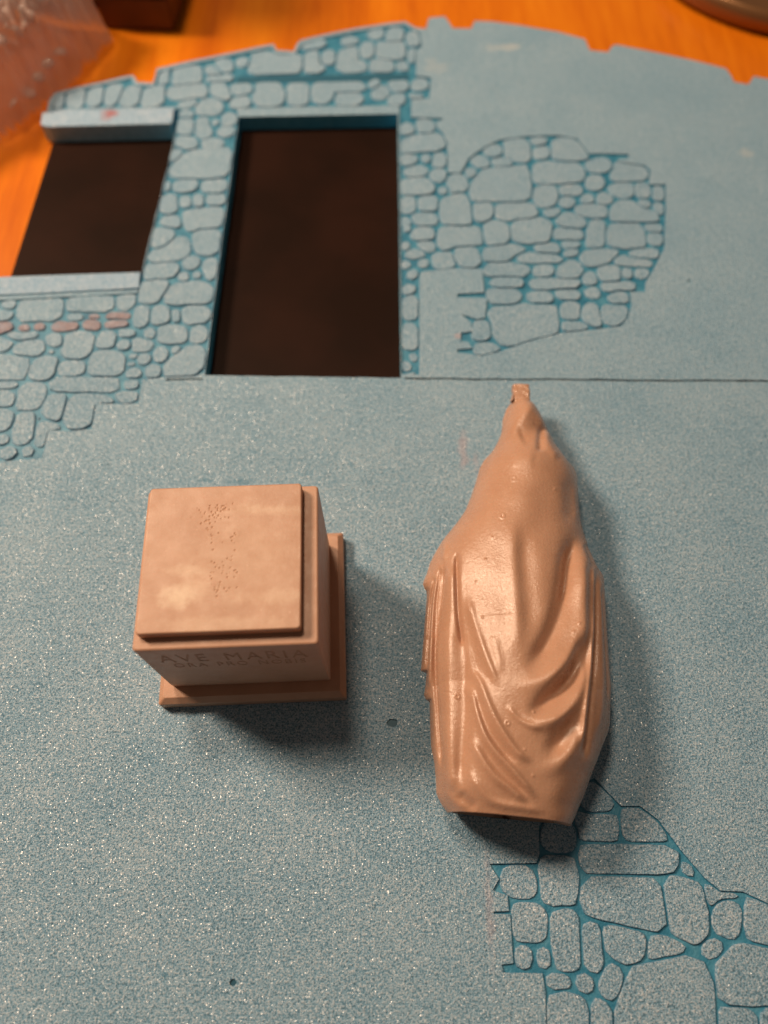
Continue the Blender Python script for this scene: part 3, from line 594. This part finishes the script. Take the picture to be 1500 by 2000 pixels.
def along(line, w, amp, fade=.16, kind='g'):
    """signed relief along a polyline given in the view of the statue's back"""
    for _ in range(3):
        if len(line) > 2: line = [line[0]] + [((a[0] * w1 + b_[0] * (1 - w1)), (a[1] * w1 + b_[1] * (1 - w1))) for a, b_ in zip(line[:-1], line[1:]) for w1 in (.75, .25)] + [line[-1]]
    p = np.array(line, float); seg = np.hypot(*(p[1:] - p[:-1]).T); cum = np.r_[0, np.cumsum(seg)]; tot = cum[-1]
    lo = p.min(0) - 4 * w; hi = p.max(0) + 4 * w
    m = (U > lo[0]) & (U < hi[0]) & (V > lo[1]) & (V < hi[1])
    u, v = U[m], V[m]; best = np.full(u.shape, 1e9); sp = np.zeros(u.shape); sd_ = np.zeros(u.shape)
    for i in range(len(p) - 1):
        dx, dy = p[i + 1] - p[i]; l2 = dx * dx + dy * dy
        k = np.clip(((u - p[i, 0]) * dx + (v - p[i, 1]) * dy) / l2, 0, 1)
        qx, qy = u - p[i, 0] - k * dx, v - p[i, 1] - k * dy
        d_ = np.hypot(qx, qy); c_ = d_ < best
        best = np.where(c_, d_, best); sp = np.where(c_, (cum[i] + k * seg[i]) / tot, sp); sd_ = np.where(c_, np.sign(dx * qy - dy * qx) * d_, sd_)
    e = np.clip(np.minimum(sp, 1 - sp) / fade, 0, 1); e = e * e * (3 - 2 * e)
    if kind == 'g': val = amp * np.exp(-(best / w) ** 2)
    elif kind == 's':            # one sharp side: cliff on the side where sd_>0
        val = amp * np.where(sd_ > 0, np.exp(-(best / (w * .35)) ** 2), np.exp(-(best / w) ** 2))
    elif kind == 't':
        val = amp * np.where(sd_ < 0, np.exp(-(best / (w * .35)) ** 2), np.exp(-(best / w) ** 2))
    D[m] += val * e
D = np.zeros_like(U)
def ln(s): return pts(s)
# big swags on the right
along(ln('1133,1035 1139,1080 1141,1130 1139,1180 1134,1230 1122,1270 1100,1302 1070,1328 1035,1338 990,1338'), 18, .16, .3)
along(ln('1126,1030 1114,1075 1108,1120 1101,1170 1088,1215 1068,1258 1046,1290 1020,1310'), 17, -.16, .22)
along(ln('1121,1045 1111,1090 1106,1140 1097,1190'), 8, -.08, .3)
along(ln('1152,1170 1148,1250 1138,1330 1120,1376 1092,1405 1056,1416 1010,1408'), 15, .14, .25)
along(ln('1142,1230 1128,1300 1102,1338 1072,1364 1048,1384 1022,1388'), 15, -.16, .25)
along(ln('1156,1290 1146,1380 1128,1440 1106,1482 1074,1503 1032,1498'), 17, .085, .3)
along(ln('1136,1385 1112,1428 1086,1458 1058,1472'), 17, -.11, .35)
along(ln('990,1372 1000,1392 1018,1410 1040,1420 1062,1426'), 6, .035, .25)
along(ln('1150,1480 1118,1550 1104,1600'), 26, -.06, .25)
# long vertical folds on the right flank
along(ln('1158,1100 1157,1180 1154,1240 1151,1304 1144,1352 1140,1400 1133,1464'), 5, .07, .1)
along(ln('1149,1090 1152,1160 1147,1250 1140,1330'), 7, -.06)
along(ln('1164,1105 1164,1180 1161,1256 1159,1320 1152,1368 1148,1432 1140,1490'), 6, -.09, .1)
along(ln('1170,1110 1171,1200 1174,1272 1176,1336 1172,1400 1160,1450'), 8, .07)
along(ln('1174,1140 1178,1200 1182,1264 1186,1310 1188,1370'), 3.2, -.06, .1)
along(ln('1143,1060 1152,1090 1160,1112'), 5, -.05)
# left flank: flat strip between two creases
along(ln('893,1075 892,1112 893,1160 896,1208 901,1240 905,1262'), 5, -.11, .12)
along(ln('898,1200 904,1255 908,1310 909,1370 906,1430 901,1490 898,1545'), 13, -.085, .15)
along(ln('910,1180 922,1250 930,1310 934,1360'), 14, -.05, .3)
along(ln('884,1100 880,1180 876,1260 877,1350 879,1450 884,1550'), 14, .075, .07)
along(ln('876,1230 873,1300 874,1400 878,1500 882,1560'), 10, .02, .1)
along(ln('868,1096 862,1160 853,1224 848,1266 850,1330 854,1384 857,1440 862,1500'), 4.5, -.10, .08)
along(ln('861,1105 853,1160 849,1210 845,1250'), 3.6, -.06, .12)
along(ln('850,1125 842,1165 838,1224 834,1288 833,1306'), 3.6, -.07, .1)
along(ln('856,1120 847,1170 843,1240 840,1330 838,1350'), 4, .05, .1)
along(ln('846,1130 836,1180 832,1250'), 3.2, .03, .1)
along(ln('868,1050 870,1075 864,1100'), 6, .04, .3)
# centre-left ridges fanning to the lower right
along(ln('912,1160 917,1185 923,1210 939,1258 958,1306 968,1330 974,1345'), 8, .055, .2)
along(ln('962,1235 972,1280 980,1320'), 8, .025, .3)
along(ln('917,1298 928,1316 939,1337 953,1377 970,1411 992,1447 1013,1475 1042,1490'), 8, .070, .15)
along(ln('905,1330 924,1360 931,1389 943,1432 964,1466 995,1497 1025,1533 1050,1562'), 7, .060, .15)
along(ln('926,1345 938,1388 955,1428 985,1468 1012,1495'), 8, -.05, .2)
along(ln('920,1440 928,1462 939,1481 964,1518 995,1539 1014,1556 1034,1572'), 9, .065, .18)
along(ln('935,1440 955,1480 985,1512 1015,1540 1040,1568'), 8, -.04, .25)
along(ln('914,1500 922,1520 934,1538 952,1561 975,1572 1025,1578 1070,1588'), 9, .045, .2)
along(ln('868,1536 878,1556 890,1570 916,1585'), 9, .03, .3)
along(ln('895,1545 912,1566 935,1580'), 10, -.045, .3)
# upper back and head
along(ln('1003,1000 1002,1060 1004,1120 1008,1180 1010,1225 1008,1290'), 15, .055, .25)
along(ln('1022,1010 1024,1070 1030,1130 1036,1200 1044,1260'), 20, -.05, .3)
along(ln('960,1040 950,1120 955,1200'), 30, -.02, .4)
along(ln('1046,780 1030,803 1014,822 1000,840 986,858'), 12, .055, .25)
along(ln('1012,856 1034,845 1050,834 1062,822'), 16, -.075, .25)
along(ln('1063,826 1057,846 1055,865 1058,884'), 7, -.07, .2)
along(ln('1066,838 1070,862 1078,882 1094,896'), 8, .04, .25)
along(ln('990,905 1020,890 1050,895'), 20, .03, .3)
along(ln('1065,930 1066,1000 1060,1060'), 26, -.025, .3)
along(ln('1108,925 1110,980 1112,1030'), 12, -.03, .3)
along(ln('1122,940 1125,990 1128,1025'), 6, .03, .3)
# scratches, casting bubbles
for s in ('935,1204 955,1199 990,1197 1012,1199', '862,1206 878,1199 893,1193', '862,1352 884,1356 896,1358'):
    along(ln(s), 1.6, -.006, .25)
for (u, v, a) in ((981, 1008, 1), (893, 1360, 1), (991, 1412, .8), (948, 1092, -.8), (961, 1050, -.5), (942, 1206, -.8), (1043, 1390, -1), (1084, 955, -.5), (1127, 1222, -.8), (1118, 1237, -.6), (977, 900, -.5), (1003, 935, .5), (960, 1246, -.4), (930, 1136, -.5), (1025, 1464, -.6), (1041, 1515, -.6)):
    dd = np.hypot(U - u, V - v)
    D += (.016 * np.exp(-((dd - 4.2) / 1.5) ** 2) - .006 * np.exp(-(dd / 2.5) ** 2)) * (a > 0) * abs(a) + .022 * np.exp(-(dd / 2.6) ** 2) * (a < 0) * abs(a)
D *= np.clip((1 - np.abs(tt)) / .035, 0, 1) * .75 + .25
D *= np.clip(rr_ / .02, 0, 1)
Z = Z + D * 1.2
# surface is displaced a little sideways as well where the flank is steep
slope = (np.abs(tt) ** 6)
X = X + np.sign(tt) * D * slope * .6
P3 = np.stack([X, Y, Z], -1)
# hand-made unevenness
P3[..., 2] += .010 * np.sin(X * 5.1 + Y * 1.3) * np.sin(Y * 3.7 - X) * (1 - tt ** 4)
vs = P3.reshape(-1, 3); ii = np.arange(NR * NC).reshape(NR, NC)
fs = np.stack([ii[:-1, :-1], ii[1:, :-1], ii[1:, 1:], ii[:-1, 1:]], -1).reshape(-1, 4)
vs = vs.tolist(); fs = fs.tolist()
# underside: steep flanks running down to the foam
sub = list(range(0, NR, 6)); sub = sub if sub[-1] == NR - 1 else sub + [NR - 1]
KB = 14
bi = {}
for k_, ri in enumerate(sub):
    for c_ in range(KB + 1):
        q = -1 + 2 * c_ / KB; e = abs(q)
        x = (xl[ri] * (1 - q) + xr[ri] * (1 + q)) / 2; y = (yl[ri] * (1 - q) + yr[ri] * (1 + q)) / 2
        zz = zs - (zs - .03) * (1 - e ** 6) ** .5 if r[ri] > .04 else zs - .5 * (1 - e ** 4) ** .5
        if e == 1: zz = Z[ri, 0 if q < 0 else -1]
        bi[k_, c_] = len(vs); vs.append((x, y + (.22 if k_ == len(sub) - 1 and e < 1 else 0) * (1 - e ** 4), zz))
for k_ in range(len(sub) - 1):
    for c_ in range(KB): fs.append([bi[k_, c_], bi[k_, c_ + 1], bi[k_ + 1, c_ + 1], bi[k_ + 1, c_]])
# end caps
last = [int(i) for i in ii[-1]]; botl = []
for j, i in enumerate(last):
    x, y, z = vs[i]; q = t[j]; zz = zs - (zs - .03) * (1 - abs(q) ** 6) ** .5
    botl.append(len(vs)); vs.append((x, y + (.20 + .03 * math.sin(j * .11)) * (1 - q ** 4), min(zz, z)))
mid = []
for j, i in enumerate(last):
    x, y, z = vs[i]; q = t[j]; mid.append(len(vs)); vs.append((x, y + .05 * (1 - q ** 4), z - .10 * (1 - q ** 8)))
for j in range(NC - 1):
    fs.append([last[j], mid[j], mid[j + 1], last[j + 1]]); fs.append([mid[j], botl[j], botl[j + 1], mid[j + 1]])
first = [int(i) for i in ii[0]]; cidx = len(vs); vs.append(((xl[0] + xr[0]) / 2, yl[0], .6))
for j in range(NC - 1): fs.append([first[j], first[j + 1], cidx])
me = bpy.data.meshes.new('robe'); me.from_pydata(vs, [], fs); me.polygons.foreach_set('use_smooth', [True] * len(fs)); me.update()
me.transform(Matrix.Translation((-3.5, -5.5, 0)))
st = empty('robed_figurine', (3.5, 5.5, 0), 'unpainted tan resin figurine of a veiled robed woman lying face down on the blue foam', 'figurine')
link('veiled_robe', me, M_RESIN, st)
# casting stub on the crown of the head
bm = bmesh.new()
x0, y0 = G(1004, 786, 1.0); x1, _ = G(1035, 786, 1.0); _, y1 = G(1019, 756, 1.0)
nn = 7
grid = {}
for i in range(nn):
    for k in range(12):
        a = k / 12 * 2 * math.pi; ca_, sa_ = math.cos(a), math.sin(a)
        pw = .35; ex = math.copysign(abs(ca_) ** pw, ca_); ez = math.copysign(abs(sa_) ** pw, sa_)
        hw = (x1 - x0) / 2 * (1.02 + .05 * math.sin(i * 2.1) + (.06 if i > 4 else 0)); cx = (x0 + x1) / 2
        grid[i, k] = bm.verts.new((cx + ex * hw + random.uniform(-.012, .012) - 3.5, y0 - .12 + (y1 - y0 + .12) * i / (nn - 1) + random.uniform(-.01, .01) - 5.5, .95 + ez * .20 + random.uniform(-.012, .012)))
for i in range(nn - 1):
    for k in range(12): bm.faces.new((grid[i, k], grid[i + 1, k], grid[i + 1, (k + 1) % 12], grid[i, (k + 1) % 12]))
bm.faces.new([grid[nn - 1, k] for k in range(12)][::-1])
me = bpy.data.meshes.new('casting_stub'); bm.to_mesh(me); bm.free(); link('casting_stub', me, M_RESIN, st)
vs = []; fs = []
a, b_ = G(1004, 766, 1.0); c, d_ = G(1001, 784, 1.0)
for (x, y, z) in ((a, b_, 1.1), (a - .05, b_ - .05, .95), (c - .06, d_, .95), (c, d_, 1.1), (a + .05, b_, .9), (c + .05, d_, .9)): vs.append((x - 3.5, y - 5.5, z))
link('flash_chip', mesh('flash_chip', vs, [(0, 1, 2, 3), (1, 4, 5, 2), (0, 3, 5, 4)]), M_RESIN, st)

# ------------------------------------------------------------------ dish, top right
zt_ = -.64
pA, pB, pC = (Vector(G(u, v, zt_)) for u, v in ((1318, 0), (1400, 44), (1500, 74)))
def circum(a, b, c):
    d = 2 * (a.x * (b.y - c.y) + b.x * (c.y - a.y) + c.x * (a.y - b.y))
    ux = ((a.length_squared) * (b.y - c.y) + b.length_squared * (c.y - a.y) + c.length_squared * (a.y - b.y)) / d
    uy = ((a.length_squared) * (c.x - b.x) + b.length_squared * (a.x - c.x) + c.length_squared * (b.x - a.x)) / d
    return Vector((ux, uy))
cc = circum(pA, pB, pC); R = (cc - pA).length
dish = empty('round_dish', (cc.x, cc.y, zt_), 'brown shiny round dish at the top right corner on the orange table', 'dish')
def lathe(name, prof, m, parent, n=96):
    vs = []; fs = []
    for (rad, z) in prof:
        for k in range(n): a = 2 * math.pi * k / n; vs.append((rad * math.cos(a), rad * math.sin(a), z))
    for i in range(len(prof) - 1):
        for k in range(n): fs.append((i * n + k, i * n + (k + 1) % n, (i + 1) * n + (k + 1) % n, (i + 1) * n + k))
    return link(name, mesh(name, vs, fs, smooth=True), m, parent)
print('dish', cc, R)
lathe('outer_wall', [(R - .25, .01), (R, .12), (R + .12, .4), (R + .10, .75), (R + .03, .82)], M_DISH, dish)
lathe('rim', [(R + .03, .82), (R - .03, .90), (R - .12, .92), (R - .22, .88), (R - .30, .78)], M_DISH, dish)
lathe('well', [(R - .30, .78), (R - .8, .45), (R - 1.6, .30), (R * .5, .26), (0.01, .25)], M_DISH, dish)

# ------------------------------------------------------------------ dark boxes: tall one sized to cast a table shadow, low one imitates it
def box_thing(name, label, cat, x0, x1, y0, y1, z1, rz):
    cx, cy = (x0 + x1) / 2, (y0 + y1) / 2
    r_ = empty(name, (cx, cy, -.64), label, cat, rz)
    def bx(nm, a, b2):
        bm = bmesh.new(); bmesh.ops.create_cube(bm, size=1)
        for v in bm.verts: v.co = Vector([a[k] + (v.co[k] + .5) * (b2[k] - a[k]) for k in range(3)])
        bmesh.ops.bevel(bm, geom=list(bm.edges), offset=.08, segments=2, affect='EDGES')
        me = bpy.data.meshes.new(nm); bm.to_mesh(me); bm.free(); return link(nm, me, M_WAL, r_)
    w_, d2 = (x1 - x0) / 2, (y1 - y0) / 2
    bx('box_base', (-w_, -d2, .004), (w_, d2, z1 * .6)); bx('lid', (-w_ - .06, -d2 - .06, z1 * .6 + .01), (w_ + .06, d2 + .06, z1))
bxl = G(235, -30, -.64)
box_thing('dark_box', 'tall dark brown box at the far left edge behind the crumpled bubble wrap', 'box', G(-60, 12, -.64)[0], G(250, 12, -.64)[0], G(100, 12, -.64)[1], G(100, 12, -.64)[1] + 7, 9.5, -.03)

yb = G(270, 60, -.64)[1]  # low box put in place of the shadow on the table
box_thing('shadow_stand_in', 'low dark maroon box standing in for a table shadow at the top edge between the bubble wrap and the foam arch', 'box', G(212, 60, -.64)[0], G(352, 60, -.64)[0], yb, yb + 5.5, 2.1, -.06)

# ------------------------------------------------------------------ bubble wrap, top left
reg = [G(u, v, .3) for u, v in pts('212,42 182,72 158,100 112,142 75,172 35,205 -20,238 -260,360 -560,200 -420,-60 -40,-30 120,8 190,12')]
reg = ccw(reg)
xs_ = [p[0] for p in reg]; ys_ = [p[1] for p in reg]
n1 = 240
gx = np.linspace(min(xs_), max(xs_), n1); gy = np.linspace(min(ys_), max(ys_), n1)
def wob(x, y):
    s = 0
    for k, (fx, fy, ph, am) in enumerate(wv): s += am * abs(math.sin(fx * x + fy * y + ph))
    return s
wv = [(random.uniform(-1.6, 1.6), random.uniform(-1.6, 1.6), random.uniform(0, 6), .42) for _ in range(4)] + [(random.uniform(-4, 4), random.uniform(-4, 4), random.uniform(0, 6), .16) for _ in range(8)] + [(random.uniform(-9, 9), random.uniform(-9, 9), random.uniform(0, 6), .06) for _ in range(6)]
def edge_d(x, y):
    best = 9
    for i in range(len(reg)):
        a, b2 = reg[i], reg[(i + 1) % len(reg)]; dx, dy = b2[0] - a[0], b2[1] - a[1]
        k = max(0, min(1, ((x - a[0]) * dx + (y - a[1]) * dy) / (dx * dx + dy * dy)))
        best = min(best, math.hypot(x - a[0] - k * dx, y - a[1] - k * dy))
    return best
vs = []; ok = {}; vmap = {}
from mathutils import noise as mn
def wz(x, y, ed): return 1.25 * min(1, .25 + ed / .6) * (abs(mn.noise(Vector((x * 1.1, y * 1.1, 3)))) + .45 * abs(mn.noise(Vector((x * 2.7, y * 2.7, 9)))) + .25 * mn.noise(Vector((x * 6, y * 6, 1))))  + -.58 + min(ed, 1.2) * .55 + wob(x, y) * min(1, ed / .5) * .8
for i in range(n1):
    for j in range(n1):
        x, y = gx[i], gy[j]
        if pip(x, y, reg):
            ed = edge_d(x, y); vmap[i, j] = len(vs); vs.append((x, y, wz(x, y, ed)))
fs = [(vmap[i, j], vmap[i + 1, j], vmap[i + 1, j + 1], vmap[i, j + 1]) for i in range(n1 - 1) for j in range(n1 - 1) if all(k in vmap for k in ((i, j), (i + 1, j), (i + 1, j + 1), (i, j + 1)))]
wrap = empty('bubble_wrap', (reg[0][0] - 5, reg[0][1] - 4, -.6), 'crumpled pinkish clear bubble wrap on the orange table, top left corner', 'bubble wrap')
W0 = wrap.location.copy()
me = mesh('film', vs, fs, smooth=True); me.transform(Matrix.Translation(-W0)); link('film', me, M_FILM, wrap)
bv = []; bf = []
nb_, nk = 10, 4
for i in range(nk):
    ph = math.pi / 2 * i / (nk - .5)
    for k in range(nb_): a = 2 * math.pi * k / nb_; bv.append(((.26) * math.cos(ph) * math.cos(a), .26 * math.cos(ph) * math.sin(a), .20 * math.sin(ph) - .04))
bv.append((0, 0, .17))
for i in range(nk - 1):
    for k in range(nb_): bf.append((i * nb_ + k, i * nb_ + (k + 1) % nb_, (i + 1) * nb_ + (k + 1) % nb_, (i + 1) * nb_ + k))
for k in range(nb_): bf.append(((nk - 1) * nb_ + k, (nk - 1) * nb_ + (k + 1) % nb_, nk * nb_))
bub = mesh('bubble', bv, bf, smooth=True); bub.materials.append(M_FILM)
row = 0; yy = min(ys_); cnt = 0
while yy < max(ys_):
    xx = min(xs_) + (row % 2) * .33
    while xx < max(xs_):
        x, y = xx + random.uniform(-.06, .06), yy + random.uniform(-.06, .06)
        u, v = PX(x, y, 0)
        if pip(x, y, reg) and edge_d(x, y) > .15 and u > -60 and v > -40:
            o = bpy.data.objects.new('bubble', bub); C.objects.link(o); o.parent = wrap
            o.location = Vector((x, y, wz(x, y, edge_d(x, y)))) - W0
            o.rotation_euler = (random.uniform(-.5, .5), random.uniform(-.5, .5), random.uniform(0, 6)); cnt += 1
            s_ = random.uniform(.8, 1.08); o.scale = (s_, s_, s_ * random.uniform(.5, 1.1))
        xx += .66
    yy += .58; row += 1
print('bubbles', cnt)
